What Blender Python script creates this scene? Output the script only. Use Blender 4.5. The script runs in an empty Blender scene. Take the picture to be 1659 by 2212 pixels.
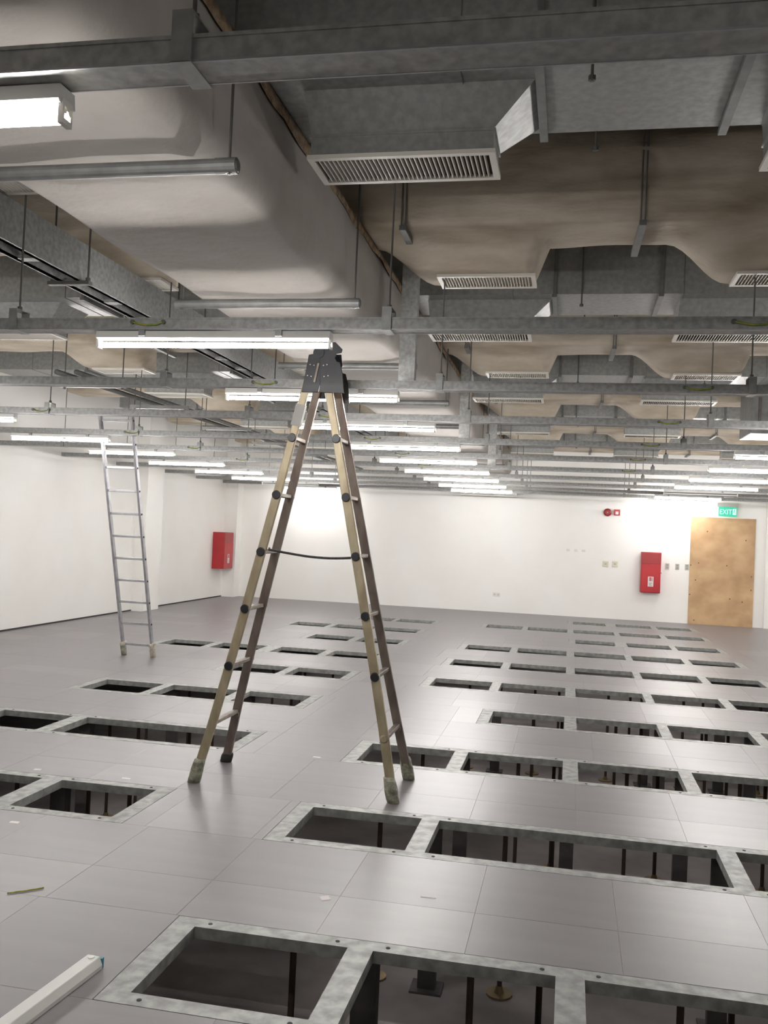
import bpy, bmesh, math, random
from mathutils import Vector, Matrix
random.seed(7)
S = bpy.context.scene
COL = S.collection
PI = math.pi

# ---------------------------------------------------------------- camera
CAM_H, F_PX, YAW, PITCH, ROLL = 1.6, 1998.2, -0.200, 0.0212, 0.0450
cd = bpy.data.cameras.new('camera'); cam = bpy.data.objects.new('camera', cd); COL.objects.link(cam)
fwd = Vector((math.sin(YAW), math.cos(YAW), 0)); rt = Vector((math.cos(YAW), -math.sin(YAW), 0)); up = Vector((0, 0, 1))
f2 = fwd*math.cos(PITCH) + up*math.sin(PITCH); u2 = up*math.cos(PITCH) - fwd*math.sin(PITCH)
r2 = rt*math.cos(ROLL) + u2*math.sin(ROLL); u3 = u2*math.cos(ROLL) - rt*math.sin(ROLL)
M = Matrix((r2, u3, -f2)).transposed().to_4x4(); M.translation = Vector((0, 0, CAM_H))
cam.matrix_world = M
cd.sensor_fit = 'VERTICAL'; cd.sensor_height = 36.0; cd.lens = F_PX*36.0/2212.0
cd.clip_start = 0.05; cd.clip_end = 200
S.camera = cam

# ---------------------------------------------------------------- world and exposure
w = bpy.data.worlds.new('world'); S.world = w; w.use_nodes = True
w.node_tree.nodes['Background'].inputs[0].default_value = (0.5, 0.52, 0.55, 1)
w.node_tree.nodes['Background'].inputs[1].default_value = 0.02
S.view_settings.view_transform = 'Standard'; S.view_settings.look = 'None'
S.view_settings.exposure = 1.32; S.view_settings.gamma = 1.0
S.view_settings.use_curve_mapping = False
TUBE_STRENGTH = 62.0          # emission of a lit fluorescent tube

# ---------------------------------------------------------------- materials
def lin(c):
    return tuple(((v/255)/12.92 if v/255 <= 0.04045 else ((v/255+0.055)/1.055)**2.4) for v in c)
def mat(name, c1, rough=0.6, metal=0.0, c2=None, scale=6.0, bump=0.0, bscale=None, detail=4.0, stretch=None, rvar=0.0, spec=0.5, contrast=(0.35, 0.65)):
    m = bpy.data.materials.new(name); m.use_nodes = True
    nt = m.node_tree; b = nt.nodes['Principled BSDF']
    b.inputs['Roughness'].default_value = rough; b.inputs['Metallic'].default_value = metal
    b.inputs['Specular IOR Level'].default_value = spec
    tc = nt.nodes.new('ShaderNodeTexCoord'); mp = nt.nodes.new('ShaderNodeMapping')
    nt.links.new(tc.outputs['Object'], mp.inputs[0])
    if stretch: mp.inputs['Scale'].default_value = stretch
    n = nt.nodes.new('ShaderNodeTexNoise'); n.inputs['Scale'].default_value = scale; n.inputs['Detail'].default_value = detail
    nt.links.new(mp.outputs[0], n.inputs['Vector'])
    r = nt.nodes.new('ShaderNodeValToRGB'); nt.links.new(n.outputs['Fac'], r.inputs[0])
    c2 = c2 or c1
    r.color_ramp.elements[0].position = contrast[0]; r.color_ramp.elements[1].position = contrast[1]
    r.color_ramp.elements[0].color = (*lin(c1), 1); r.color_ramp.elements[1].color = (*lin(c2), 1)
    nt.links.new(r.outputs[0], b.inputs['Base Color'])
    if rvar:
        mr = nt.nodes.new('ShaderNodeMapRange'); mr.inputs['To Min'].default_value = rough-rvar; mr.inputs['To Max'].default_value = rough+rvar
        nt.links.new(n.outputs['Fac'], mr.inputs['Value']); nt.links.new(mr.outputs[0], b.inputs['Roughness'])
    if bump:
        n2 = nt.nodes.new('ShaderNodeTexNoise'); n2.inputs['Scale'].default_value = bscale or scale*3; n2.inputs['Detail'].default_value = 5
        nt.links.new(mp.outputs[0], n2.inputs['Vector'])
        bp = nt.nodes.new('ShaderNodeBump'); bp.inputs['Strength'].default_value = bump; bp.inputs['Distance'].default_value = 0.02
        nt.links.new(n2.outputs['Fac'], bp.inputs['Height']); nt.links.new(bp.outputs[0], b.inputs['Normal'])
    return m
def emit(name, c, s):
    m = bpy.data.materials.new(name); m.use_nodes = True
    b = m.node_tree.nodes['Principled BSDF']
    b.inputs['Base Color'].default_value = (*lin(c), 1)
    b.inputs['Emission Color'].default_value = (*lin(c), 1); b.inputs['Emission Strength'].default_value = s
    return m
m_wall = mat('white_wall_paint', (241, 240, 236), 0.55, c2=(238, 236, 231), scale=1.2, bump=0.05, bscale=40)
m_slab = mat('concrete_slab', (92, 84, 76), 0.9, c2=(112, 103, 94), scale=2.5, bump=0.3, bscale=14)
m_vinyl = mat('grey_vinyl', (120, 116, 118), 0.385, c2=(126, 122, 123), scale=3.0, rvar=0.03, stretch=(0.35, 3.0, 1), spec=0.7)
m_vinyl2 = mat('grey_vinyl_lighter', (124, 120, 121), 0.37, c2=(131, 127, 127), scale=3.0, rvar=0.03, stretch=(0.35, 3.0, 1), spec=0.7)
m_edge = mat('panel_core', (60, 56, 58), 0.9)
m_cast = mat('cast_galvanised_frame', (166, 167, 163), 0.50, 0.3, c2=(132, 133, 130), scale=17.0, bump=0.05, bscale=30, rvar=0.1, detail=8)
m_galv = mat('galvanised_sheet', (158, 158, 155), 0.42, 0.35, c2=(140, 141, 138), scale=26.0, bump=0.03, bscale=30, detail=8, rvar=0.08)
m_galv_trunk = mat('galvanised_trunking', (168, 168, 165), 0.42, 0.25, c2=(142, 142, 140), scale=34.0, detail=9, rvar=0.06)
m_galv_dark = mat('dull_galvanised', (122, 122, 120), 0.5, 0.3, c2=(104, 104, 102), scale=12.0)
m_ins_main = mat('pale_insulation', (172, 167, 161), 0.95, c2=(158, 152, 144), scale=1.6, bump=0.5, bscale=7, contrast=(0.3, 0.75))
m_ins = mat('beige_insulation', (206, 196, 180), 0.95, c2=(160, 146, 126), scale=3.2, stretch=(0.6, 1, 1.6), bump=0.9, bscale=7, contrast=(0.3, 0.72))
m_fray = mat('brown_frayed_edge', (170, 148, 120), 0.95, c2=(120, 96, 70), scale=20, bump=0.6)
m_white = mat('white_enamel', (225, 224, 218), 0.35, c2=(218, 217, 212), scale=3)
m_grille = mat('offwhite_grille', (208, 203, 192), 0.5)
m_void = mat('dark_filter_backing', (70, 62, 48), 0.95, c2=(50, 46, 40), scale=14)
m_black = mat('black_plastic', (27, 27, 30), 0.4, c2=(35, 35, 39), scale=20)
m_steel = mat('threaded_steel', (104, 102, 98), 0.5, 0.6)
m_tan = mat('bronze_rail_front', (168, 156, 130), 0.42, 0.3, c2=(146, 132, 106), scale=5, stretch=(3, 3, 1.2), bump=0.04, rvar=0.1)
m_brown = mat('brown_rail_rear', (134, 122, 112), 0.5, 0.25, c2=(112, 98, 90), scale=5, stretch=(3, 3, 1.2), rvar=0.1)
m_rung = mat('worn_aluminium_rung', (140, 132, 122), 0.45, 0.6, c2=(112, 102, 94), scale=12)
m_alu = mat('bright_aluminium', (176, 176, 180), 0.4, 0.6, c2=(156, 156, 160), scale=12)
m_tape = mat('clear_tape_wrap', (168, 168, 146), 0.22, c2=(112, 114, 98), scale=22, bump=0.8, bscale=30, detail=6)
m_tapew = mat('pale_tape_wrap', (206, 200, 182), 0.5, c2=(160, 152, 134), scale=22, bump=0.6, bscale=30)
m_rubber = mat('dark_rubber', (52, 50, 50), 0.8)
m_red = mat('red_paint', (176, 36, 42), 0.35, c2=(160, 30, 38), scale=3)
m_redd = mat('dark_red_plastic', (150, 40, 42), 0.4)
m_ply = mat('plywood', (200, 168, 128), 0.6, c2=(170, 136, 98), scale=2.0, stretch=(1.0, 1, 1.3), bump=0.05, detail=8)
m_plyd = mat('plywood_stain', (110, 78, 50), 0.7)
m_beige = mat('beige_plate', (214, 206, 182), 0.4)
m_greyp = mat('grey_plate', (176, 174, 168), 0.4)
m_greyd = mat('darker_grey_plate', (140, 138, 132), 0.5)
m_sub = mat('void_concrete', (176, 168, 164), 0.95, c2=(150, 143, 142), scale=2.0, bump=0.1)
m_post = mat('dark_steel_post', (96, 90, 90), 0.6, 0.1, c2=(78, 73, 73), scale=9)
m_rod = mat('rusty_pedestal_rod', (82, 68, 58), 0.7, 0.2)
m_plate = mat('zinc_base_plate', (150, 130, 98), 0.5, 0.5)
m_paper = mat('white_paper', (226, 218, 216), 0.8)
m_film = mat('blue_film', (60, 130, 150), 0.4)
m_holder = mat('lamp_holder_white', (235, 234, 226), 0.4)
m_yg = mat('yellow_green_wire', (176, 168, 40), 0.5, c2=(110, 140, 50), scale=30)
m_tube = emit('lit_tube', (255, 252, 250), TUBE_STRENGTH)
m_tube_off = mat('unlit_tube', (230, 230, 228), 0.3)
m_green = emit('exit_green', (40, 165, 130), 0.28)
m_exitw = emit('exit_letters', (170, 225, 225), 0.42)
m_ink = mat('dark_print', (90, 90, 96), 0.7)

# ---------------------------------------------------------------- helpers
class MB:
    def __init__(s): s.v = []; s.f = []; s.mi = []; s.cur = 0
    def quadbox(s, p):
        n = len(s.v); s.v += [tuple(q) for q in p]
        for a in ((0, 3, 2, 1), (4, 5, 6, 7), (0, 1, 5, 4), (1, 2, 6, 5), (2, 3, 7, 6), (3, 0, 4, 7)):
            s.f.append(tuple(n+i for i in a)); s.mi.append(s.cur)
        return s
    def box(s, x0, x1, y0, y1, z0, z1):
        return s.quadbox([(x0, y0, z0), (x1, y0, z0), (x1, y1, z0), (x0, y1, z0), (x0, y0, z1), (x1, y0, z1), (x1, y1, z1), (x0, y1, z1)])
    def taper(s, b, t):  # b, t = (x0,x1,y0,y1,z)
        return s.quadbox([(b[0], b[2], b[4]), (b[1], b[2], b[4]), (b[1], b[3], b[4]), (b[0], b[3], b[4]), (t[0], t[2], t[4]), (t[1], t[2], t[4]), (t[1], t[3], t[4]), (t[0], t[3], t[4])])
    def bar(s, a, b, wx, wy, ref=(0, 1, 0)):  # rectangular bar from a to b; wy measured along ref
        a = Vector(a); b = Vector(b); d = (b-a).normalized(); r = Vector(ref); v = (r - d*r.dot(d)).normalized(); u = d.cross(v)
        P = []
        for c in (a, b):
            for (i, j) in ((-1, -1), (1, -1), (1, 1), (-1, 1)): P.append(c + u*(i*wx/2) + v*(j*wy/2))
        return s.quadbox(P)
    def cyl(s, a, b, r, n=10, r1=None, caps=True):
        a = Vector(a); b = Vector(b); d = (b-a).normalized(); r1 = r if r1 is None else r1
        u = d.orthogonal().normalized(); v = d.cross(u); k = len(s.v)
        for c, q in ((a, r), (b, r1)):
            for i in range(n):
                t = 2*PI*i/n; s.v.append(tuple(c + u*(q*math.cos(t)) + v*(q*math.sin(t))))
        for i in range(n):
            j = (i+1) % n; s.f.append((k+i, k+j, k+n+j, k+n+i)); s.mi.append(s.cur)
        if caps:
            s.f.append(tuple(k+n-1-i for i in range(n))); s.mi.append(s.cur); s.f.append(tuple(k+n+i for i in range(n))); s.mi.append(s.cur)
        return s
    def tube(s, pts, r, n=8):
        for a, b in zip(pts[:-1], pts[1:]): s.cyl(a, b, r, n)
        return s
    def prism(s, poly, y0, y1):  # poly = [(x,z)] extruded along y
        k = len(s.v); n = len(poly)
        for y in (y0, y1): s.v += [(x, y, z) for x, z in poly]
        for i in range(n):
            j = (i+1) % n; s.f.append((k+i, k+j, k+n+j, k+n+i)); s.mi.append(s.cur)
        s.f.append(tuple(k+n-1-i for i in range(n))); s.mi.append(s.cur); s.f.append(tuple(k+n+i for i in range(n))); s.mi.append(s.cur)
        return s
    def mesh(s, name, mats, smooth=False):
        m = bpy.data.meshes.new(name); m.from_pydata(s.v, [], s.f)
        for q in (mats if isinstance(mats, (list, tuple)) else [mats]): m.materials.append(q)
        m.polygons.foreach_set('material_index', s.mi)
        bm = bmesh.new(); bm.from_mesh(m); bmesh.ops.recalc_face_normals(bm, faces=bm.faces); bm.to_mesh(m); bm.free()
        if smooth: m.polygons.foreach_set('use_smooth', [True]*len(m.polygons))
        m.update(); return m
def link(name, mesh, parent=None, loc=None, rot=None):
    o = bpy.data.objects.new(name, mesh); COL.objects.link(o)
    if parent: o.parent = parent
    if loc: o.location = loc
    if rot: o.rotation_euler = rot
    return o
def part(name, mb, mats, parent=None, smooth=False, bevel=0.0, loc=None, rot=None, label=None, seg=2):
    o = link(name, mb.mesh(name, mats, smooth), parent, loc, rot)
    if bevel:
        b = o.modifiers.new('edge', 'BEVEL'); b.width = bevel; b.segments = seg; b.limit_method = 'ANGLE'
    if label: o['label'] = label
    return o
def thing(name, label, cat, loc=(0, 0, 0), group=None, rot=None):
    o = bpy.data.objects.new(name, None); COL.objects.link(o); o.location = loc; o.empty_display_size = 0.1
    if rot: o.rotation_euler = rot
    o['label'] = label; o['category'] = cat
    if group: o['group'] = group
    return o
def tag(o, label, cat, group=None):
    o['label'] = label; o['category'] = cat
    if group: o['group'] = group
    return o
def struct(o): o['kind'] = 'structure'; return o
def copy_tree(src, parent=None):
    c = src.copy(); COL.objects.link(c)
    if parent: c.parent = parent
    for ch in list(src.children): copy_tree(ch, c)
    return c
ORD = ['first', 'second', 'third', 'fourth', 'fifth', 'sixth', 'seventh', 'eighth', 'ninth', 'tenth', 'eleventh', 'twelfth']

# ---------------------------------------------------------------- room shell
XL, XR, YB, YF, ZC = -7.57, 7.5, -4.0, 19.85, 4.12
struct(part('wall_left', MB().box(XL-0.15, XL, YB, YF, -1.0, ZC), m_wall))
struct(part('wall_far', MB().box(XL-0.15, XR+0.15, YF, YF+0.15, -1.0, ZC), m_wall))
struct(part('wall_right', MB().box(XR, XR+0.15, YB, YF, -1.0, ZC), m_wall))
struct(part('wall_rear', MB().box(XL-0.15, XR+0.15, YB-0.15, YB, -1.0, ZC), m_wall))
struct(part('ceiling', MB().box(XL-0.15, XR+0.15, YB-0.15, YF+0.15, ZC, ZC+0.15), m_slab))
struct(part('floor_void', MB().box(XL-0.15, XR+0.15, YB-0.15, YF+0.15, -1.1, -1.0), m_sub))
struct(part('pillar', MB().box(XL, -7.36, 15.20, 15.86, 0.0, ZC), m_wall))
struct(part('trim_1', MB().box(XL, -7.28, 19.50, YF, 0.0, ZC), m_wall))
struct(part('trim_2', MB().box(3.86, 4.30, YF-0.10, YF, 0.0, ZC), m_wall))
struct(part('baseboard_left', MB().box(XL, XL+0.006, YB, 15.2, 0.0, 0.022).box(XL, XL+0.006, 15.86, 19.5, 0.0, 0.022), m_edge))

# ---------------------------------------------------------------- raised floor: openings
ROWY = [3.50, 5.185, 6.875, 8.57, 10.25, 11.91, 13.60, 15.25, 16.92, 18.60]     # far edge of every row of openings
DEP, FB, FE = 0.545, 0.08, 0.10
A5 = [(-1.40, -0.775), (-0.675, 0.01), (0.115, 0.81), (0.90, 1.58), (1.68, 2.29)]
strips = [
 (0, A5), (1, [(-1.385, -0.755), (-0.655, 0.82), (0.915, 1.58), (1.68, 2.29)]), (2, A5), (3, [(-0.63, 0.01)]+A5[2:]), (4, A5), (5, A5), (6, A5),
 (7, [(0.14, 0.75), (0.93, 1.58), (1.67, 2.29)]), (8, A5), (9, [(0.115, 0.72), (0.915, 1.57), (1.67, 2.29)]),
 (1, [(-3.75, -3.105), (-2.975, -2.36)]), (2, [(-4.49, -3.875), (-3.75, -2.36)]), (3, [(-4.48, -3.87), (-3.77, -3.09), (-2.975, -2.365)]),
 (4, [(-3.71, -3.10), (-2.99, -2.37)]), (5, [(-5.25, -4.66), (-4.54, -3.92), (-3.72, -3.10), (-2.98, -2.38)]),
 (6, [(-3.72, -3.11), (-2.99, -2.37)]), (7, [(-4.49, -3.90), (-3.79, -3.11), (-2.99, -2.375)]), (8, [(-3.71, -3.11), (-3.02, -2.37)])]
NUM = ['', '', 'two', 'three', 'four', 'five']
for j, hs in strips:
    yf = ROWY[j]; yn = yf-DEP; x0 = hs[0][0]-FE; x1 = hs[-1][1]+FE
    side = 'left of the tan stepladder line' if x1 < -2 else 'on the right side'
    nh = NUM[len(hs)]
    pos = ORD[j] if x1 > -2 else ORD[j-1]
    lab = ('galvanised frame of %s open floor pits, %s row from the camera %s' % (nh, pos, 'in the left block' if x1 < -2 else 'in the right block'))
    t = thing('floor_opening_frame', lab, 'floor frame', (0, yf, 0), 'opening frames of the left block' if x1 < -2 else 'opening frames of the right block')
    mb = MB(); h = -0.047
    a, b = yn-yf-FB, FB
    e = 0.003
    mb.box(x0+e, x1-e, 0, b-e, h, 0).box(x0+e, x1-e, a+e, a+FB, h, 0).box(x0+e, x0+FE, a+FB, 0, h, 0).box(x1-FE, x1-e, a+FB, 0, h, 0)
    part('border', mb, m_cast, t)
    for (p, q) in zip(hs[:-1], hs[1:]):
        part('divider', MB().box(p[1], q[0], a+FB, 0, h, 0), m_cast, t)
    if j <= 2:
        sm = MB().cyl((0, 0, -0.002), (0, 0, 0.0015), 0.009, 8).mesh('screw', m_rubber)
        for (p, q) in hs:
            for sx in (p+0.05, q-0.05):
                for sy in (0.04, a+0.04): link('screw', sm, t, (sx, sy, 0))

# floor panels: full strips between the rows of openings, and the solid cells inside those rows
floor = bpy.data.objects.new('floor', None); COL.objects.link(floor); floor['kind'] = 'structure'
cells = []
def xsplit(a, b, off, w=0.59):
    g = off + math.ceil((a-off)/w + 0.08)*w; xs = [a]
    while g < b-0.05: xs.append(g); g += w
    xs.append(b)
    return list(zip(xs[:-1], xs[1:]))
ys = [YB] + [0.0]
y = YB
bays = []
prev = YB
for j in range(10):
    n0 = ROWY[j]-DEP-FB; bays.append((prev, n0)); prev = ROWY[j]+FB
bays.append((prev, YF))
for k, (a, b) in enumerate(bays):
    off = -0.95 + (0.0 if k % 2 else -0.11) + 0.03*math.sin(k*2.1)
    cuts = [a, b]
    if k and k < 10: cuts = [a, a+0.395, b]
    if k == 0:
        cuts = [a]; q = b
        back = []
        while q > a: back.append(q); q -= 0.59
        cuts = [a] + back[::-1]
    for c0, c1 in zip(cuts[:-1], cuts[1:]):
        for xa, xb in xsplit(XL, XR, off): cells.append((xa, xb, c0, c1))
for j in range(10):
    n0, n1 = ROWY[j]-DEP-FB, ROWY[j]+FB
    occ = sorted((hs[0][0]-FE, hs[-1][1]+FE) for jj, hs in strips if jj == j)
    x = XL
    for o0, o1 in occ:
        for xa, xb in xsplit(x, o0, -0.95): cells.append((xa, xb, n0, n1))
        x = o1
    for xa, xb in xsplit(x, XR, -0.95): cells.append((xa, xb, n0, n1))
G = 0.00035
def inview(c):
    cx, cy = (c[0]+c[1])/2, (c[2]+c[3])/2
    return cy > 2.2 and -0.66*cy-0.4 < cx < 0.24*cy+0.4
near = sorted([c for c in cells if inview(c)], key=lambda c: (c[2]+c[3])/2)[:296]
ns = set(near); pc = {}
for i, (xa, xb, ya, yb) in enumerate(near):
    key = (round(xb-xa, 3), round(yb-ya, 3))
    mm = m_vinyl2 if random.random() < 0.2 else m_vinyl
    kk = key + (mm.name,)
    if kk not in pc:
        w2, d2 = (xb-xa)/2-G, (yb-ya)/2-G
        mb = MB().box(-w2, w2, -d2, d2, -0.04, -0.001)
        mb.taper((-w2, w2, -d2, d2, -0.001), (-w2+0.001, w2-0.001, -d2+0.001, d2-0.001, 0.0))
        pc[kk] = mb.mesh('panel', mm)
    link('panel', pc[kk], floor, ((xa+xb)/2, (ya+yb)/2, 0))
mb = MB()
for (xa, xb, ya, yb) in cells:
    if (xa, xb, ya, yb) in ns: continue
    mb.box(xa+G, xb-G, ya+G, yb-G, -0.04, 0.0)
o = part('distant_panels', mb, m_vinyl, floor); o['kind'] = 'stuff'

# under-floor posts seen through the openings
def pedestal_proto():
    t = thing('floor_pedestal', 'slim brown pedestal rod', 'pedestal', (0, 0, -1.0), 'pedestal rods under the raised floor')
    part('rod', MB().cyl((0, 0, 0.02), (0, 0, 0.95), 0.014, 8), m_rod, t)
    part('base_plate', MB().cyl((0, 0, 0), (0, 0, 0.012), 0.075, 14).cyl((0, 0, 0.012), (0, 0, 0.05), 0.028, 10, 0.018), m_plate, t)
    return t
def post_proto():
    t = thing('steel_post', 'dark square post', 'post', (0, 0, -1.0), 'square posts under the raised floor')
    part('shaft', MB().box(-0.05, 0.05, -0.035, 0.035, 0.012, 0.95), m_post, t)
    part('foot_plate', MB().box(-0.09, 0.09, -0.08, 0.08, 0, 0.012), m_post, t)
    return t
pp, sp = pedestal_proto(), post_proto()
PPL = {}
up_, us_ = [False], [False]
def place(proto, flag, x, y, lab):
    o = proto if not flag[0] else copy_tree(proto); flag[0] = True
    base = PPL.setdefault(proto.name, (proto['label'], proto['group']))
    o.location = (x, y, -1.0); o['label'] = base[0] + lab; o['group'] = base[1]
for j in range(0, 5):
    for jj, hs in strips:
        if jj != j: continue
        yf = ROWY[j]; blk = 'left' if hs[0][0] < -2 else 'right'
        for q, (p0, p1) in enumerate(hs):
            if p0 > 0.25*yf+1.0 or p1 < -0.66*yf-0.8: continue
            at_ = '%s pit, %s row, %s block' % (ORD[q], ORD[j], blk)
            place(sp, us_, p1+0.05, yf+0.13, ', right end of ' + at_)
            place(pp, up_, p0+0.36, yf+0.18, ', middle of ' + at_)
            place(pp, up_, p0+0.62, yf+0.62, ', far behind ' + at_)

# ---------------------------------------------------------------- ceiling: trunking runs with lamps
ZT = 2.52                      # underside of the trunking
TRY = [1.712, 4.11, 5.835, 7.50, 9.25, 10.95, 12.68, 14.40, 16.10, 17.80, 19.30]
HX = [-6.53, -4.64, -2.75, -0.86, 1.03, 2.92, 4.81]
def trunk_xs(k): return [x + (0.06 if k == 0 else 0.0) for x in HX]
mt = MB()
mt.box(XL, XR, 0, 0.09, 0.0, 0.055)
mt.box(XL, XR, -0.004, 0.0, 0.049, 0.057)
lip_mesh = MB().box(XL, XR, -0.005, 0.0, -0.0005, 0.004).box(XL, XR, 0.086, 0.0905, -0.0008, 0.0).mesh('trunking_lip', m_alu)  # lip set in brighter metal to draw the highlight along its edge
trunk_mesh = mt.mesh('trunking_body', m_galv_trunk)
clamp_mesh = MB().box(-0.022, 0.022, -0.012, 0.102, -0.003, 0.0).box(-0.022, 0.022, -0.012, -0.006, -0.003, 0.10).box(-0.022, 0.022, 0.096, 0.102, -0.003, 0.10).box(-0.022, 0.022, -0.012, 0.102, 0.10, 0.104).mesh('hanger_bracket', m_galv)
def ztop(x, y):   # underside of whatever duct a hanger rod meets on its way up
    for k in range(5):
        a = 3.55+3.45*k
        if a-0.03 <= y <= a+0.68:
            if a+0.5 < y < a+0.61 and any(b-0.01 < x < b+0.97 for b in (-1.17, 0.73, 2.63, -3.40, -5.30)): return 3.31
            return 3.43
        a = 5.39+3.45*k
        if k == 4 and y >= a-0.05: return 3.42
        if a-0.05 <= y <= a+0.72:
            if any(abs(x-c-0.31) < 0.5 for c in (-0.90, 0.91, 2.72, -3.40, -5.20)): return 3.24
            if y <= a+0.58: return 3.42
    return ZC
RODS = {}
def rod_for(z0, z1, r=0.005):
    key = (round(z0, 3), round(z1, 3), r)
    if key not in RODS: RODS[key] = MB().cyl((0, 0, 0), (0, 0, z1-z0), r, 6).cyl((0, 0, 0.002), (0, 0, 0.02), r*2.4, 6).mesh('hanger_rod', m_steel)
    return RODS[key]
earth = MB(); pts = [(-0.075, -0.010, 0.034), (-0.05, -0.016, 0.026), (0, -0.018, 0.018), (0.05, -0.016, 0.022), (0.075, -0.010, 0.034)]
earth.tube(pts, 0.0042, 6)
earth_mesh = earth.mesh('earth_wire', m_yg)
lug_mesh = MB().cyl((0, -0.013, 0), (0, -0.004, 0), 0.011, 8).mesh('wire_lug', m_steel)
for k, y in enumerate(TRY):
    lab = 'nearest galvanised trunking run, crossing the top of the room' if k == 0 else 'galvanised trunking run across the room, %s from the camera' % ORD[k]
    t = thing('cable_trunking', lab, 'trunking', (0, y, ZT), 'galvanised trunking runs under the ducts')
    link('trunking_body', trunk_mesh, t); link('trunking_lip', lip_mesh, t)
    for x in trunk_xs(k):
        if not (-0.66*y-1 < x < 0.25*y+1): continue
        link('hanger_bracket', clamp_mesh, t, (x, 0, 0))
        link('hanger_rod', rod_for(ZT+0.104, ztop(x, y+0.045)), t, (x, 0.045, 0.104))
    if 1 <= k <= 6:
        for x in (0.72, -2.03, -4.7):
            if k == 1 and x < -3: continue
            wr = link('earth_wire', earth_mesh, t, (x, 0, 0))
            for s in (-0.08, 0.08): link('wire_lug', lug_mesh, wr, (s, 0, 0.035))

def lamp_proto():
    t = thing('fluorescent_lamp', 'x', 'lamp', (0, 0, ZT))
    part('batten', MB().taper((-0.59, 0.59, -0.034, 0.034, -0.036), (-0.59, 0.59, -0.029, 0.029, -0.003)).taper((-0.588, 0.588, -0.027, 0.027, -0.040), (-0.59, 0.59, -0.034, 0.034, -0.036)), m_white, t)
    part('mounting_clip', MB().box(-0.36, -0.33, -0.044, 0.044, -0.030, 0.0), m_galv, t)
    part('mounting_clip', MB().box(0.33, 0.36, -0.044, 0.044, -0.030, 0.0), m_galv, t)
    for s in (-1, 1):
        hb = MB()
        hb.box(s*0.587-0.006, s*0.587+0.006, -0.019, 0.019, -0.052, -0.030)
        for q in (-0.011, 0.011): hb.cyl((s*0.587-0.006, q, -0.052), (s*0.587+0.006, q, -0.052), 0.008, 10)
        hb.box(s*0.587-0.006, s*0.587+0.006, -0.019, -0.012, -0.072, -0.045).box(s*0.587-0.006, s*0.587+0.006, 0.012, 0.019, -0.072, -0.045)
        hb.box(s*0.587-0.006, s*0.587+0.006, -0.019, 0.019, -0.082, -0.070)
        part('lamp_holder', hb, m_holder, t)
    part('tube', MB().cyl((-0.581, 0, -0.066), (0.581, 0, -0.066), 0.0125, 12), m_tube, t)
    return t
tube_off_mesh = MB().cyl((-0.581, 0, -0.066), (0.581, 0, -0.066), 0.0125, 12).mesh('tube', m_tube_off)
lp = lamp_proto(); lused = [False]
def lamp(x, k, on, label, group, dy=0.045):
    o = lp if not lused[0] else copy_tree(lp); lused[0] = True
    o.location = (x, TRY[k]+dy, ZT); o['label'] = label; o['group'] = group
    if not on:
        for c in o.children:
            if c.name.startswith('tube'): c.data = tube_off_mesh
for k in range(0, 11):
    if k == 9: pass
    on = k != 10
    lamp(-1.72 if k else -1.685, k, on, ('lit' if on else 'unlit') + ' fluorescent batten lamp, %s from the camera in the row above the tan stepladder' % ORD[k], 'lamps of the middle row', 0.045 if k else 0.072)
for k in range(1, 11):
    on = k != 9
    lamp(-5.57, k, on, ('lit' if on else 'unlit') + ' fluorescent batten lamp on the %s trunking run, in the row along the left wall' % ORD[k], 'lamps of the left row')
for k in (2, 4, 5, 6, 7, 8, 9, 10):  # third-run lamp is out of view, added to light the right-hand ducts
    on = k != 8
    lamp(2.09, k, on, ('lit' if on else 'unlit') + ' fluorescent batten lamp on the %s trunking run, in the row near the exit sign' % ORD[k], 'lamps of the right row')
for k in (4, 5, 6, 7, 8, 9, 10):  # whole row is out of view, added as fill from the right
    lamp(5.84, k, True, 'added unseen fill lamp on the %s trunking run, in the row beyond the plywood panel' % ORD[k], 'added fill lamps of the far right row')

for k, (x, y) in enumerate(((2.1, -2.6),)):  # unseen lamp added as front fill for the nearest ducts and trunking
    o = copy_tree(lp); o.location = (x, y, ZT); o['group'] = 'added fill lamps behind the camera'
    o['label'] = 'added unseen fill lamp near the rear wall'
    link('hanger_rod', rod_for(ZT-0.004, ZC), o, (0, 0, -0.004))

# ---------------------------------------------------------------- ceiling: main insulated duct
def rough_tube(name, secs, mats, parent, closed=True):
    pass
t = thing('insulated_main_duct', 'large white insulated duct running away from the camera above the stepladder', 'duct', (0, 0, 2.92))
mb = MB(); NY = 150; rnd = random.Random(3)
xa, xb, H = -2.24, -1.30, 0.50
prof = [(xa, 0.16), (xa+0.003, 0.07), (xa+0.02, 0.02), (xa+0.07, 0.0), (xa+0.16, 0.0), ((xa+xb)/2, -0.002), (xb-0.17, 0.0), (xb-0.08, 0.002), (xb-0.035, 0.018), (xb-0.008, 0.06), (xb, 0.11), (xb+0.002, 0.18), (xb+0.002, 0.30), (xb, 0.44), (xb-0.01, H), (xa, H)]
n = len(prof); ph = [rnd.random()*6 for _ in prof]
for i in range(NY+1):
    y = YB + (YF-YB)*i/NY
    for q, (x, z) in enumerate(prof):
        a = 0.006*math.sin(y*2.3+ph[q]) + 0.004*math.sin(y*6.1+ph[q]*2)
        mb.v.append((x + (a if q not in (0, n-1) else 0), y, z + (a if z < 0.47 else 0)))
for i in range(NY):
    for q in range(n):
        r = (q+1) % n
        mb.f.append((i*n+q, i*n+r, (i+1)*n+r, (i+1)*n+q)); mb.mi.append(0)
part('duct_insulation', mb, m_ins_main, t, smooth=True)
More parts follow.
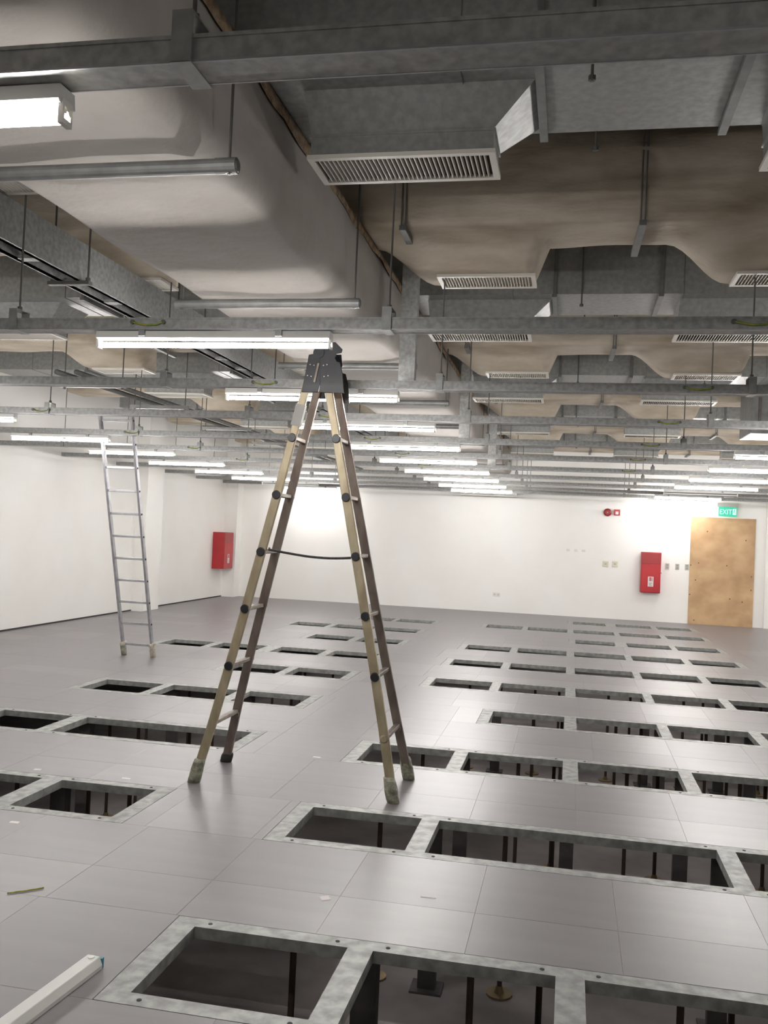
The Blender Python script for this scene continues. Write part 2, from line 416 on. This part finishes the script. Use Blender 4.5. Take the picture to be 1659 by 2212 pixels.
# frayed brown edge strip along the top right
mb = MB(); NS = 260
for i in range(NS+1):
    y = 1.0 + 18.8*i/NS
    wv = 0.004 + 0.010*math.sin(y*5.1)+0.008*math.sin(y*12.3+1)+0.010*rnd.random()
    mb.v += [(xb+0.004, y, H-0.035-wv), (xb+0.011, y, H-0.018-wv*0.5), (xb+0.008, y, H+0.004), (xb-0.015, y, H+0.004)]
for i in range(NS):
    for q in range(3): mb.f.append((i*4+q, i*4+q+1, i*4+q+5, i*4+q+4)); mb.mi.append(0)
part('frayed_edge', mb, m_fray, t, smooth=True)

TRAPY = [3.10, 5.06, 7.02, 8.97, 10.9, 12.85, 14.8, 16.75]
strut_mesh = MB().cyl((-2.33, 0, -0.029), (-1.225, 0, -0.029), 0.027, 16).cyl((-1.225, 0, -0.029), (-1.215, 0, -0.029), 0.027, 16, 0.020).cyl((-1.30, 0, -0.029), (-1.22, 0, -0.029), 0.029, 16).mesh('strut_channel', m_galv_dark)
for k, y in enumerate(TRAPY):
    t = thing('trapeze_hanger', 'dark strut on threaded rods under the white main duct, %s from the camera' % ORD[k], 'hanger', (0, y, 2.912), 'trapeze hangers under the main duct')
    link('strut_channel', strut_mesh, t)
    for x in (-2.29, -1.25): link('hanger_rod', rod_for(2.852, ztop(x, y), 0.006), t, (x, 0, -0.06))

# ---------------------------------------------------------------- ceiling: branch ducts
ZBR = 3.435
def grille(parent, x0, x1, y0, y1, z, nb, single):
    fr = MB(); b = 0.028; h = 0.018
    fr.box(x0, x1, y0, y0+b, z-h, z).box(x0, x1, y1-b, y1, z-h, z).box(x0, x0+b, y0+b, y1-b, z-h, z).box(x1-b, x1, y0+b, y1-b, z-h, z)
    g = part('grille', fr, m_grille, parent)
    part('grille_backing', MB().box(x0+b, x1-b, y0+b, y1-b, z-0.001, z+0.003), m_void, g)
    st = (x1-x0-2*b)/nb
    if single:
        bl = MB().quadbox([(-0.004, y0+b, -0.016), (0.0, y0+b, -0.016), (0.0, y1-b, -0.016), (-0.004, y1-b, -0.016), (0.0, y0+b, -0.001), (0.004, y0+b, -0.001), (0.004, y1-b, -0.001), (0.0, y1-b, -0.001)]).mesh('blade', m_grille)
        for i in range(1, nb): link('blade', bl, g, (x0+b+i*st, 0, z))
    else:
        bl = MB()
        for i in range(1, nb):
            x = x0+b+i*st
            bl.quadbox([(x-0.004, y0+b, z-0.016), (x, y0+b, z-0.016), (x, y1-b, z-0.016), (x-0.004, y1-b, z-0.016), (x, y0+b, z-0.001), (x+0.004, y0+b, z-0.001), (x+0.004, y1-b, z-0.001), (x, y1-b, z-0.001)])
        o = part('blades', bl, m_grille, g); o['kind'] = 'stuff'
    return g
BX_R = [-1.17, 0.73, 2.63]; BX_L = [-3.40, -5.30]
for k in range(5):
    y0 = 3.55+3.45*k; W = 0.65
    t = thing('bare_branch_duct', 'bare galvanised cross duct with downward boots and grilles, %s from the camera' % ORD[k], 'duct', (0, y0, ZBR), 'bare galvanised cross ducts')
    mb = MB().box(-7.3, 7.2, 0, W, 0.0, 0.56)
    part('duct_body', mb, m_galv, t)
    if k == 0: seam_mesh = MB().box(-0.002, 0.002, -0.004, W+0.004, -0.004, 0.564).mesh('seam', m_galv_dark)
    for x in [-6.7+1.24*i for i in range(11)]: link('seam', seam_mesh, t, (x, 0, 0))
    for s, x in enumerate([-5.95, -4.05, -2.9, -0.19, 0.58, 2.1, 4.0]):
        st = MB().box(x-0.018, x+0.018, -0.03, W+0.03, -0.028, -0.005).box(x-0.012, x+0.012, -0.02, -0.006, -0.005, ZC-ZBR)
        st.box(x-0.012, x+0.012, W+0.006, W+0.02, -0.005, ZC-ZBR)
        part('hanger_strap', st, m_galv_dark, t)
    for x in (0.01, 1.35):
        link('threaded_hanger', rod_for(ZBR-0.1, ZC, 0.006), t, (x, -0.02, -0.10))
        link('threaded_hanger', rod_for(ZBR-0.08, ZC, 0.006), t, (x+0.03, W+0.02, -0.08))
    for bx in BX_R+BX_L:
        if k > 2 and bx > 2: pass
        bo = MB()
        bo.taper((bx, bx+0.79, 0.27, 0.54, -0.135), (bx+0.02 if bx < -2 else bx, bx+0.96, 0.14, 0.60, 0.0))
        bo.box(bx, bx+0.79, 0.27, 0.54, -0.225, -0.135).box(bx-0.008, bx+0.798, 0.262, 0.548, -0.145, -0.135)
        part('boot', bo, m_galv, t)
        grille(t, bx-0.012, bx+0.80, 0.255, 0.555, -0.225, 38, k == 0 and abs(bx+1.17) < 0.01)

IX_R = [-0.90, 0.91, 2.72]; IX_L = [-3.40, -5.20]
IC = [x+0.31 for x in IX_R+IX_L]
for k in range(5):
    y0 = 5.39+3.45*k
    last = k == 4
    t = thing('insulated_branch_duct', 'beige insulated cross duct with wavy insulation edge and small grilles, %s from the camera' % ORD[k], 'duct', (0, y0, ZBR), 'beige insulated cross ducts')
    rr = random.Random(k+11); p1, p2, p3 = rr.random()*6, rr.random()*6, rr.random()*6
    mb = MB(); xs = [-7.3+0.05*i for i in range(291)]
    for x in xs:
        b = 0.0
        for c in ([] if last else IC):
            d = x-c
            u = (0.375-d)/0.07 if d > 0 else (0.72+d)/0.38
            u = max(0.0, min(1.0, u)); b = max(b, u*u*(3-2*u))
        wv = 0.022*math.sin(x*4.3+p1)+0.014*math.sin(x*9.7+p2)
        wf = 0.010*math.sin(x*6+p3)+0.006*math.sin(x*17+p1)+0.005*math.sin(x*29+p2)
        wg = 0.014*math.sin(x*3.1+p2)+0.007*math.sin(x*11+p3)
        y3 = 0.50+wv*(0.4 if last else 1)+0.20*b
        pr_ = [(0.02, 0.60), (0.0+wf*0.6, 0.46+wg), (-0.022+wg, 0.41+wg), (0.004+wf, 0.37+wg), (0.0+wf, 0.25), (-0.008-wg*0.6, 0.17-wg), (0.0, 0.10+wf), (0.001, 0.045), (0.006, 0.018), (0.02, 0.004), (0.05, 0.0), (0.15+0.04*b, 0.0-0.008*b), (0.26+0.04*b, -0.10*b+wf*0.3), (0.33+0.02*b, -0.165*b), (0.37+0.03*b, -0.188*b), (y3-0.03, -0.188*b), (y3, -0.17*b+0.012), (y3-0.01, 0.16), (y3-0.02, 0.60)]
        for (yy, zz) in pr_: mb.v.append((x, yy, zz))
    n = len(pr_)
    for i in range(len(xs)-1):
        for q in range(n):
            r = (q+1) % n; mb.f.append((i*n+q, i*n+r, (i+1)*n+r, (i+1)*n+q)); mb.mi.append(0)
    part('duct_insulation', mb, m_ins, t, smooth=True)
    for x in ([] if last else IX_R+IX_L): grille(t, x, x+0.62, 0.39, 0.68, -0.186, 30, k == 0 and abs(x+0.90) < 0.01)
    for x in (-4.3, -2.6, -1.05, 0.33, 2.25):
        part('duct_hanger', MB().cyl((x-0.012, -0.02, -0.02), (x-0.012, -0.02, ZC-ZBR), 0.005, 6).cyl((x+0.012, -0.02, -0.02), (x+0.012, -0.02, ZC-ZBR), 0.005, 6).bar((x, -0.04, -0.028), (x-0.01, 0.56, -0.028), 0.04, 0.03, (0, 0, 1)), m_galv_dark, t)

# bare sheet backing seen behind the wavy edge, cable ladder, droppers
t = thing('cable_ladder', 'grey cable ladder with open rungs, left of the white main duct', 'cable ladder', (0, 0, 2.95))
part('side_rail', MB().box(-2.815, -2.79, 2.6, 19.8, 0.0, 0.22).box(-2.815, -2.778, 2.6, 19.8, 0.0, 0.006), m_galv_trunk, t)
part('side_rail', MB().box(-2.935, -2.91, 2.6, 19.8, 0.0, 0.22).box(-2.945, -2.91, 2.6, 19.8, 0.0, 0.006), m_galv_trunk, t)
rm = MB().box(-2.91, -2.815, -0.03, 0.03, 0.0, 0.02).mesh('rung', m_galv_trunk)
for i in range(37): link('rung', rm, t, (0, 3.0+0.46*i, 0))
part('slot_shade', MB().box(-2.905, -2.82, 2.6, 19.8, 0.11, 0.20), m_rubber, t)  # dark slab inside the ladder, makes its open slots read as shade
for y in (4.8, 6.5, 8.2, 9.9, 11.7, 13.4, 15.2, 17.0, 18.6):
    part('support_strut', MB().box(-3.0, -2.74, y-0.02, y+0.02, -0.02, 0.0), m_steel, t)
    for x in (-2.755, -2.975): link('hanger_rod', rod_for(2.95, ZC, 0.006), t, (x, y, 0))
for k, y in enumerate((6.12, 9.57, 13.02)):
    t = thing('trunking_dropper', 'upright grey trunking dropper beside the white main duct, %s from the camera' % ORD[k], 'trunking', (-1.13, y, 2.56), 'upright droppers beside the main duct')
    part('dropper_body', MB().box(-0.055, 0.055, 0, 0.07, 0.015, ZC-2.56), m_galv_trunk, t)
    part('dropper_collar', MB().box(-0.062, 0.062, -0.12, 0.078, 0.0, 0.015), m_galv, t)
for k, x in enumerate((-4.55, -4.75)):
    t = part('conduit_pipe', MB().cyl((x, 7.8, 2.95), (x, 19.8, 2.95), 0.025, 10), m_galv_dark, smooth=True)
    tag(t, 'long grey conduit pipe under the left ducts, %s one' % ('right-hand' if k == 0 else 'left-hand'), 'pipe', 'conduit pipes under the left ducts')
for k, y in enumerate((8.3, 9.8, 11.9, 13.9, 15.9)):
    t = thing('pipe_hanger', 'short strut on two rods carrying the left conduit pipes, %s from the camera' % ORD[k], 'hanger', (0, y, 2.924), 'hangers of the conduit pipes')
    part('strut_channel', MB().box(-5.0, -4.30, -0.02, 0.02, -0.041, 0.0), m_galv_dark, t)
    for x in (-4.96, -4.34): link('hanger_rod', rod_for(2.864, ztop(x, y), 0.006), t, (x, 0, -0.06))
t = thing('air_handling_unit', 'dark grey sheet metal ceiling unit with ribbed side, at the right above the lamps', 'air unit', (1.98, 11.22, 2.92))
part('unit_casing', MB().box(0, 1.6, 0, 0.75, 0, 0.7), m_galv_dark, t, bevel=0.01)
rbm = MB().box(-0.015, 0.015, -0.02, 0, 0.04, 0.66).mesh('rib', m_post)
for i in range(12): link('rib', rbm, t, (0.09+0.13*i, 0, 0))
for x in (0.05, 1.55): part('hanger_rod', MB().cyl((x, 0.3, 0.70), (x, 0.3, ZC-2.92), 0.007, 6), m_steel, t)

# ---------------------------------------------------------------- tan stepladder
t = thing('folding_stepladder', 'tall tan A-frame folding stepladder standing open in the middle of the floor', 'stepladder', (-1.6, 5.7, 0))
O = Vector((-1.6, 5.7, 0))
def wz(z):
    tab = [(0, 0.54), (0.36, 0.43), (0.72, 0.36), (1.08, 0.32), (1.44, 0.29), (1.80, 0.27), (2.16, 0.25), (2.75, 0.235)]
    for (a, wa), (b, wb) in zip(tab[:-1], tab[1:]):
        if z <= b: return wa+(wb-wa)*(z-a)/(b-a)
    return tab[-1][1]
def XLf(z): return -2.222+0.229*z
def XRt(z): return -0.965-0.221*z
def Yc(z): return 5.695 - 0.012*z
def P(side, fr, z):
    x = XLf(z) if side < 0 else XRt(z)
    return Vector((x, Yc(z)+fr*wz(z)/2, z))-O
ZS = [0.05, 0.36, 0.72, 1.08, 1.44, 1.80, 2.16, 2.60]
for side in (-1, 1):
    for fr in (-1, 1):
        mb = MB(); dd = 0.072; n = 0
        R_ = []
        for z in ZS:
            c = P(side, fr, z); k = 1.0 if z < 1.9 else 0.9
            R_.append([c+Vector((i*0.029*k, j_*0.014, 0)) for i, j_ in ((-1, -1), (1, -1), (1, 1), (-1, 1))])
        for r_ in R_: mb.v += [tuple(q) for q in r_]
        for i in range(len(ZS)-1):
            for q in range(4):
                r = (q+1) % 4; mb.f.append((i*4+q, i*4+r, (i+1)*4+r, (i+1)*4+q)); mb.mi.append(0)
        L = len(ZS)-1
        mb.f += [(3, 2, 1, 0), (L*4, L*4+1, L*4+2, L*4+3)]; mb.mi += [0, 0]
        part('rail', mb, m_tan if fr < 0 else m_brown, t, bevel=0.006, label='tan worn front rail' if fr < 0 else 'dirty brown rear rail')
    for z in (0.36, 0.72, 1.08, 1.44, 1.80, 2.16):
        a = P(side, -1, z); b = P(side, 1, z)
        part('rung', MB().bar(a+Vector((0, 0.015, 0)), b-Vector((0, 0.015, 0)), 0.034, 0.026, (0, 0, 1)), m_rung, t, bevel=0.005)
        if z > 0.5:
            part('rung_cap', MB().cyl(a+Vector((0, -0.015, 0)), a+Vector((0, -0.027, 0)), 0.029, 16, 0.026), m_black, t, bevel=0.002)
            part('rung_cap', MB().cyl(b+Vector((0, 0.015, 0)), b+Vector((0, 0.024, 0)), 0.026, 14), m_black, t)
        else:
            if side > 0:
                part('rung_cap', MB().cyl(a+Vector((0, -0.015, 0)), a+Vector((0, -0.024, 0)), 0.026, 14, 0.018), m_tan, t, label='tan metal rung end')
            part('rung_bolt', MB().cyl(b+Vector((0.0, -0.03, -0.02)), b+Vector((0.0, -0.016, -0.02)), 0.024, 14), m_rung, t)
def blob(c, rx, ry, h, seed, top=0.8, lean=(0, 0)):
    rn = random.Random(seed); mb = MB(); nz, na = 7, 14
    for i in range(nz):
        f = i/(nz-1); prof_ = (0.92+0.16*math.sin(f*PI*0.9)) * (1-(1-top)*f)
        for a in range(na):
            th = 2*PI*a/na; j_ = 1+0.10*(rn.random()-0.5)
            ct, s_ = math.cos(th), math.sin(th)
            q = 0.82
            ex = math.copysign(abs(ct)**q, ct); ey = math.copysign(abs(s_)**q, s_)
            mb.v.append((c[0]+lean[0]*f*h+rx*prof_*j_*ex, c[1]+lean[1]*f*h+ry*prof_*j_*ey, c[2]+h*f))
    for i in range(nz-1):
        for a in range(na):
            b = (a+1) % na; mb.f.append((i*na+a, i*na+b, (i+1)*na+b, (i+1)*na+a)); mb.mi.append(0)
    mb.f += [tuple(range(na-1, -1, -1)), tuple((nz-1)*na+a for a in range(na))]; mb.mi += [0, 0]
    return mb
for side in (-1, 1):
    for fr in (-1, 1):
        c = P(side, fr, 0.0); c.z = 0.0
        if side < 0 and fr > 0:
            part('foot', blob(c, 0.041, 0.026, 0.06, 5, 0.9, (0.22*-side, 0)), m_rubber, t, smooth=True, label='black rubber foot')
        else:
            part('foot', blob(c, 0.041, 0.034, 0.145, 9+side+fr*3, 0.84, (0.22*-side, 0)), m_tape, t, smooth=True, label='foot wrapped in glossy clear tape')
def q(xp, zp, yy): return (xp-O.x, zp)
lh = [(-1.678, 2.445), (-1.570, 2.445), (-1.540, 2.60), (-1.520, 2.70), (-1.535, 2.735), (-1.60, 2.73), (-1.612, 2.685), (-1.642, 2.680)]
rh = [(-1.556, 2.445), (-1.403, 2.440), (-1.418, 2.562), (-1.437, 2.631), (-1.457, 2.636), (-1.471, 2.660), (-1.463, 2.684), (-1.431, 2.690), (-1.425, 2.712), (-1.472, 2.757), (-1.545, 2.757), (-1.575, 2.70), (-1.565, 2.60)]
for fr in (-1, 1):
    yb = Yc(2.55)+fr*(wz(2.55)/2+0.017)-O.y
    h = part('hinge', MB().prism([(x-O.x, z) for x, z in lh], yb-0.006, yb+0.006), m_black, t, bevel=0.003, label='black steel locking hinge')
    sh = 0.0 if fr < 0 else -0.035
    part('hinge_plate', MB().prism([(x+sh-O.x, z-0.02*(fr > 0)) for x, z in (rh if fr < 0 else [p for i, p in enumerate(rh) if i not in (7, 8)])], yb-0.012 if fr < 0 else yb+0.006, yb-0.006 if fr < 0 else yb+0.012), m_black, h, bevel=0.002)
    part('hinge_stripe', MB().bar((-1.574-O.x, yb-0.0125, 2.625), (-1.596-O.x, yb-0.0125, 2.508), 0.012, 0.002), m_rung, h)
    rv = MB()
    for (x, z) in ((-1.628, 2.617), (-1.603, 2.612), (-1.542, 2.612), (-1.520, 2.617), (-1.642, 2.548), (-1.618, 2.543), (-1.535, 2.543), (-1.510, 2.548)):
        rv.cyl((x-O.x, yb-0.0105, z), (x-O.x, yb-0.014, z), 0.004, 6)
    part('rivets', rv, m_alu, h)
    part('hinge_drum', MB().cyl((-1.575-O.x, yb-0.02, 2.69), (-1.575-O.x, yb+0.02, 2.69), 0.035, 16), m_black, h)
part('hinge_axle', MB().cyl((-1.575-O.x, -0.14, 2.69), (-1.575-O.x, 0.08, 2.69), 0.010, 10), m_rung, t)
a = P(-1, -1, 1.445)+Vector((0.05, -0.0, 0.0)); b = P(1, -1, 1.44)+Vector((-0.03, -0.012, 0))
cp = []
for i in range(13):
    f = i/12; c = a.lerp(b, f); c.z += 0.010*math.cos(f*PI) - 0.018*math.sin(f*PI); c.y = a.y+(b.y-a.y)*f; cp.append(tuple(c))
cp = [tuple(P(-1, 0, 1.45)+Vector((-0.0, 0, 0.01)))] + cp
part('spreader_cord', MB().tube(cp, 0.0075, 8), m_rubber, t, smooth=True)
part('tape_band', MB().bar(P(-1, -1, 2.235)+Vector((0, -0.001, 0)), P(-1, -1, 2.37)+Vector((0, -0.001, 0)), 0.062, 0.034), m_greyd, t, label='grey tape round the front rail')

# ---------------------------------------------------------------- silver ladder
t = thing('straight_ladder', 'slim silver straight ladder leaning on a trunking run near the left wall', 'ladder', (-4.95, 10.2, 0))
LT = 2.80
def LP(x, z): return Vector((x, -0.86*z/LT, z))
for s in (-1, 1):
    part('rail', MB().bar(LP(s*0.185, 0.05), LP(s*0.190, LT), 0.026, 0.055), m_alu, t, bevel=0.004)
    part('foot', blob(LP(s*0.185, 0.0), 0.030, 0.040, 0.15, 30+s, 0.95, (0, -0.3)), m_tapew if s > 0 else m_tape, t, smooth=True, label='foot wrapped in pale tape' if s > 0 else 'foot wrapped in dark tape')
    part('tape_knot', blob(LP(s*0.185, 0.12), 0.038, 0.045, 0.05, 40+s, 0.9), m_tapew, t, smooth=True)
for i in range(11):
    z = 0.14+0.255*i
    part('rung', MB().bar(LP(-0.172, z), LP(0.172, z), 0.022, 0.026, (0, 0, 1)), m_alu, t, bevel=0.004)
    part('rung_plug', MB().cyl(LP(0.20, z), LP(0.206, z), 0.011, 8), m_rubber, t)

# ---------------------------------------------------------------- batten lying on the floor
ax = math.atan2(-0.09, -1.15)
t = thing('loose_batten', 'new white lamp batten with blue film end lying on the floor', 'lamp batten', (-1.605, 3.09, 0), rot=(0, 0, math.atan2(-1.0, -0.085)))
mb = MB(); pf = [(-0.036, 0.0), (0.036, 0.0), (0.036, 0.016), (0.024, 0.044), (-0.024, 0.044), (-0.036, 0.016)]
k0 = len(mb.v)
for x in (0.012, 1.2): mb.v += [(x, yv, zv) for yv, zv in pf]
for i in range(6):
    j_ = (i+1) % 6; mb.f.append((i, j_, 6+j_, 6+i)); mb.mi.append(0)
mb.f += [(5, 4, 3, 2, 1, 0), (6, 7, 8, 9, 10, 11)]; mb.mi += [0, 0]
part('batten_body', mb, m_white, t, bevel=0.003)
part('end_film', MB().box(-0.002, 0.012, -0.032, 0.032, 0.001, 0.036), m_film, t, label='blue protective film end')
part('tube_socket', MB().cyl((0.03, 0, 0.040), (0.03, 0, 0.0465), 0.012, 12), m_holder, t)

# ---------------------------------------------------------------- far wall fittings
def cabinet(x0, x1, z0, z1, label, loc, rotz=0.0, depth=0.22):
    w_, h_ = x1-x0, z1-z0
    t = thing('fire_cabinet', label, 'fire cabinet', loc, None, (0, 0, rotz))
    part('cabinet_body', MB().box(-w_/2, w_/2, -depth, 0, 0, h_), m_red, t, bevel=0.008)
    part('cabinet_door', MB().box(-w_/2+0.012, w_/2-0.012, -depth-0.012, -depth, 0.012, h_*0.70), m_red, t, bevel=0.004)
    part('upper_door', MB().box(-w_/2+0.012, w_/2-0.012, -depth-0.008, -depth, h_*0.71, h_-0.012), m_redd, t, bevel=0.004)
    part('latch', MB().box(w_/2, w_/2+0.018, -depth+0.02, -depth+0.05, h_*0.48, h_*0.52), m_greyp, t)
    n = part('notice', MB().box(-0.055, 0.055, -depth-0.014, -depth-0.012, h_*0.155, h_*0.40), m_paper, t, label='white notice with red print')
    rp = MB()
    for i, (a_, b_) in enumerate(((-0.034, -0.026), (-0.018, 0.004), (0.014, 0.022), (0.030, 0.038))): rp.box(a_, b_, -depth-0.0155, -depth-0.014, h_*0.29, h_*0.385)
    part('notice_print', rp, m_red, n)
    ip = MB()
    for i in range(5): ip.box(-0.035, 0.035-0.012*(i % 3), -depth-0.0155, -depth-0.014, h_*(0.175+0.018*i), h_*(0.181+0.018*i))
    part('notice_lines', ip, m_ink, n)
    return t
cabinet(1.44, 1.83, 0.60, 1.43, 'red fire cabinet with white notice on the far wall beside the plywood panel', (1.635, YF, 0.595))
cabinet(0, 0.60, 0, 0.79, 'red fire cabinet in the far left corner of the room', (-7.28, 19.18, 0.64), PI/2, 0.25) if False else None
t = cabinet(0, 0.55, 0, 0.79, 'red fire cabinet on the left wall near the far corner', (XL, 19.15, 0.64), PI/2, 0.26)

t = thing('plywood_door_cover', 'tall stained plywood sheet covering the doorway under the exit sign', 'plywood panel', (3.03, YF-0.004, 0))
part('sheet', MB().box(-0.62, 0.63, -0.03, 0, 0, 2.19), m_ply, t, bevel=0.002)
part('sheet', MB().box(-0.56, 0.60, -0.034, -0.03, 1.40, 1.60), m_ply, t)
nm = MB().cyl((0, -0.030, 0), (0, -0.0335, 0), 0.014, 8).mesh('knot', m_plyd)
for (x, z) in ((0.18, 0.55), (-0.50, 0.08), (-0.5, 0.9), (0.42, 0.50), (-0.45, 1.25), (0.1, 1.22), (0.45, 1.75), (-0.3, 1.9), (0.58, 0.75), (0.58, 1.02), (-0.60, 1.2), (-0.60, 0.6)):
    link('knot', nm, t, (x, 0, z))

def plate(x, z, w_, h_, m, label, group, name='wall_plate', cat='wall plate', holes=2):
    t = thing(name, label, cat, (x, YF, z), group)
    part('plate_body', MB().box(-w_/2, w_/2, -0.012, 0, -h_/2, h_/2), m, t, bevel=0.003)
    for i in range(holes):
        cz = (i-(holes-1)/2)*h_*0.42
        part('insert', MB().box(-w_*0.2, w_*0.2, -0.016, -0.012, cz-h_*0.13, cz+h_*0.13), m_greyp if m is not m_greyp else m_greyd, t)
plate(0.735, 1.135, 0.115, 0.115, m_beige, 'square beige switch plate, left one of the pair on the far wall', 'beige switch plates', 'switch_plate', 'switch', 1)
plate(0.925, 1.142, 0.115, 0.115, m_beige, 'square beige switch plate, right one of the pair on the far wall', 'beige switch plates', 'switch_plate', 'switch', 1)
for i, x in enumerate((1.97, 2.17, 2.36)):
    plate(x, 1.15, 0.078, 0.12, m_greyp, 'narrow grey wall plate between red cabinet and plywood, %s from the cabinet' % ORD[i], 'grey plates by the plywood', 'wall_plate', 'wall plate')
for i, x in enumerate((-1.54, -1.46)):
    plate(x, 0.37, 0.072, 0.08, m_white, 'small white socket low on the far wall, %s one of two' % ('left' if i == 0 else 'right'), 'low white sockets', 'wall_socket', 'socket', 1)
for i, x in enumerate((-0.04, 0.12, 0.28)):
    plate(x, 1.39, 0.07, 0.05, m_white, 'tiny pale plate in the trio left of the switch pair, %s from the left' % ORD[i], 'trio of pale plates', 'blank_plate', 'wall plate', 0)
t = thing('alarm_bell', 'round dark red fire alarm bell high on the far wall', 'alarm bell', (0.735, YF, 2.21))
part('gong', MB().cyl((0, -0.03, 0), (0, -0.05, 0), 0.082, 24, 0.082).cyl((0, -0.05, 0), (0, -0.07, 0), 0.082, 24, 0.05), m_redd, t, bevel=0.003)
part('back_box', MB().cyl((0, 0, 0), (0, -0.03, 0), 0.05, 16), m_redd, t)
part('nut', MB().cyl((0, -0.07, 0), (0, -0.078, 0), 0.012, 8), m_alu, t)
t = thing('call_point', 'small square red fire call point beside the alarm bell', 'call point', (0.925, YF, 2.215))
part('case', MB().box(-0.062, 0.062, -0.045, 0, -0.062, 0.062), m_red, t, bevel=0.005)
part('glass_window', MB().box(-0.03, 0.03, -0.049, -0.045, -0.04, 0.02), m_paper, t, label='white break glass window')

t = thing('exit_sign', 'green lit exit sign with running figure above the plywood panel', 'exit sign', (3.09, 19.70, 2.22))
part('sign_box', MB().box(-0.20, 0.20, -0.03, 0.03, 0.19, 0.27), m_greyp, t, bevel=0.004)
part('sign_panel', MB().box(-0.175, 0.175, -0.008, 0.008, 0.0, 0.19), m_green, t)
part('wall_bracket', MB().box(-0.05, 0.05, 0.03, 0.15, 0.20, 0.26), m_greyp, t)
fc = bpy.data.curves.new('lettering', 'FONT'); fc.body = 'EXIT'; fc.size = 0.145; fc.extrude = 0.002; fc.materials.append(m_exitw)
tmp = bpy.data.objects.new('lettering_curve', fc); COL.objects.link(tmp); bpy.context.view_layer.update()
lm_ = bpy.data.meshes.new_from_object(tmp.evaluated_get(bpy.context.evaluated_depsgraph_get())); bpy.data.objects.remove(tmp)
if not lm_.materials: lm_.materials.append(m_exitw)
fo = bpy.data.objects.new('lettering', lm_); COL.objects.link(fo); fo.parent = t; fo.location = (-0.158, -0.011, 0.042); fo.rotation_euler = (PI/2, 0, 0); fo.scale = (0.80, 1, 1)
pg = MB(); yy = -0.012
pg.box(0.095, 0.160, -0.0100, -0.0085, 0.035, 0.155)
part('pictogram_field', pg, m_exitw, t)
rg = MB()
rg.cyl((0.130, -0.0100, 0.137), (0.130, -0.0120, 0.137), 0.010, 10)
for (a_, b_) in (((0.128, 0.125), (0.122, 0.092)), ((0.122, 0.092), (0.140, 0.072)), ((0.140, 0.072), (0.138, 0.050)), ((0.122, 0.092), (0.110, 0.068)), ((0.110, 0.068), (0.100, 0.064)), ((0.126, 0.120), (0.146, 0.108)), ((0.126, 0.120), (0.108, 0.108))):
    rg.bar((a_[0], yy+0.001, a_[1]), (b_[0], yy+0.001, b_[1]), 0.009, 0.002)
part('running_figure', rg, m_green, t)

# ---------------------------------------------------------------- scraps on the floor
def scrap(x, y, w_, d_, r_, label):
    o = part('paper_scrap', MB().taper((-w_/2, w_/2, -d_/2, d_/2, 0.0), (-w_/2+0.002, w_/2-0.003, -d_/2+0.002, d_/2-0.001, 0.0016)), m_paper, None, loc=(x, y, 0.0002), rot=(0, 0, r_))
    tag(o, label, 'paper scrap', 'white scraps on the floor')
scrap(-0.98, 3.93, 0.045, 0.045, 0.6, 'small square white scrap on the floor between the first two pit rows')
scrap(-0.55, 4.08, 0.07, 0.012, 0.05, 'thin white strip on the floor right of the square scrap')
scrap(-1.68, 6.31, 0.055, 0.018, 0.0, 'white strip on the floor between the stepladder legs')
scrap(-3.24, 5.34, 0.045, 0.035, 0.2, 'white scrap behind the leftmost near pit')
scrap(-2.64, 5.35, 0.055, 0.018, 0.0, 'white strip behind the near left pit frame corner')
scrap(-2.78, 4.39, 0.05, 0.03, 0.1, 'white scrap in front of the near left pit frame')
for i, (x, y, a_) in enumerate(((0.855, 6.80, 0.3), (0.87, 6.52, -0.2), (0.865, 8.50, 0.1))):
    o = part('tape_scrap', MB().taper((-0.022, 0.020, -0.03, 0.03, 0), (-0.020, 0.016, -0.024, 0.028, 0.0014)), m_paper, None, loc=(x, y, 0.0003), rot=(0, 0, a_))
    tag(o, ['torn white tape on the third row divider, farther piece', 'torn white tape on the third row divider, nearer piece', 'torn white tape on the fourth row divider'][i], 'tape', 'white tape on the dividers')
t = part('floor_tie', MB().tube([(-2.27, 3.56, 0.004), (-2.20, 3.62, 0.004), (-2.16, 3.66, 0.004)], 0.003, 6), m_yg)
tag(t, 'thin yellowish tie lying at the left edge of the floor', 'cable tie')
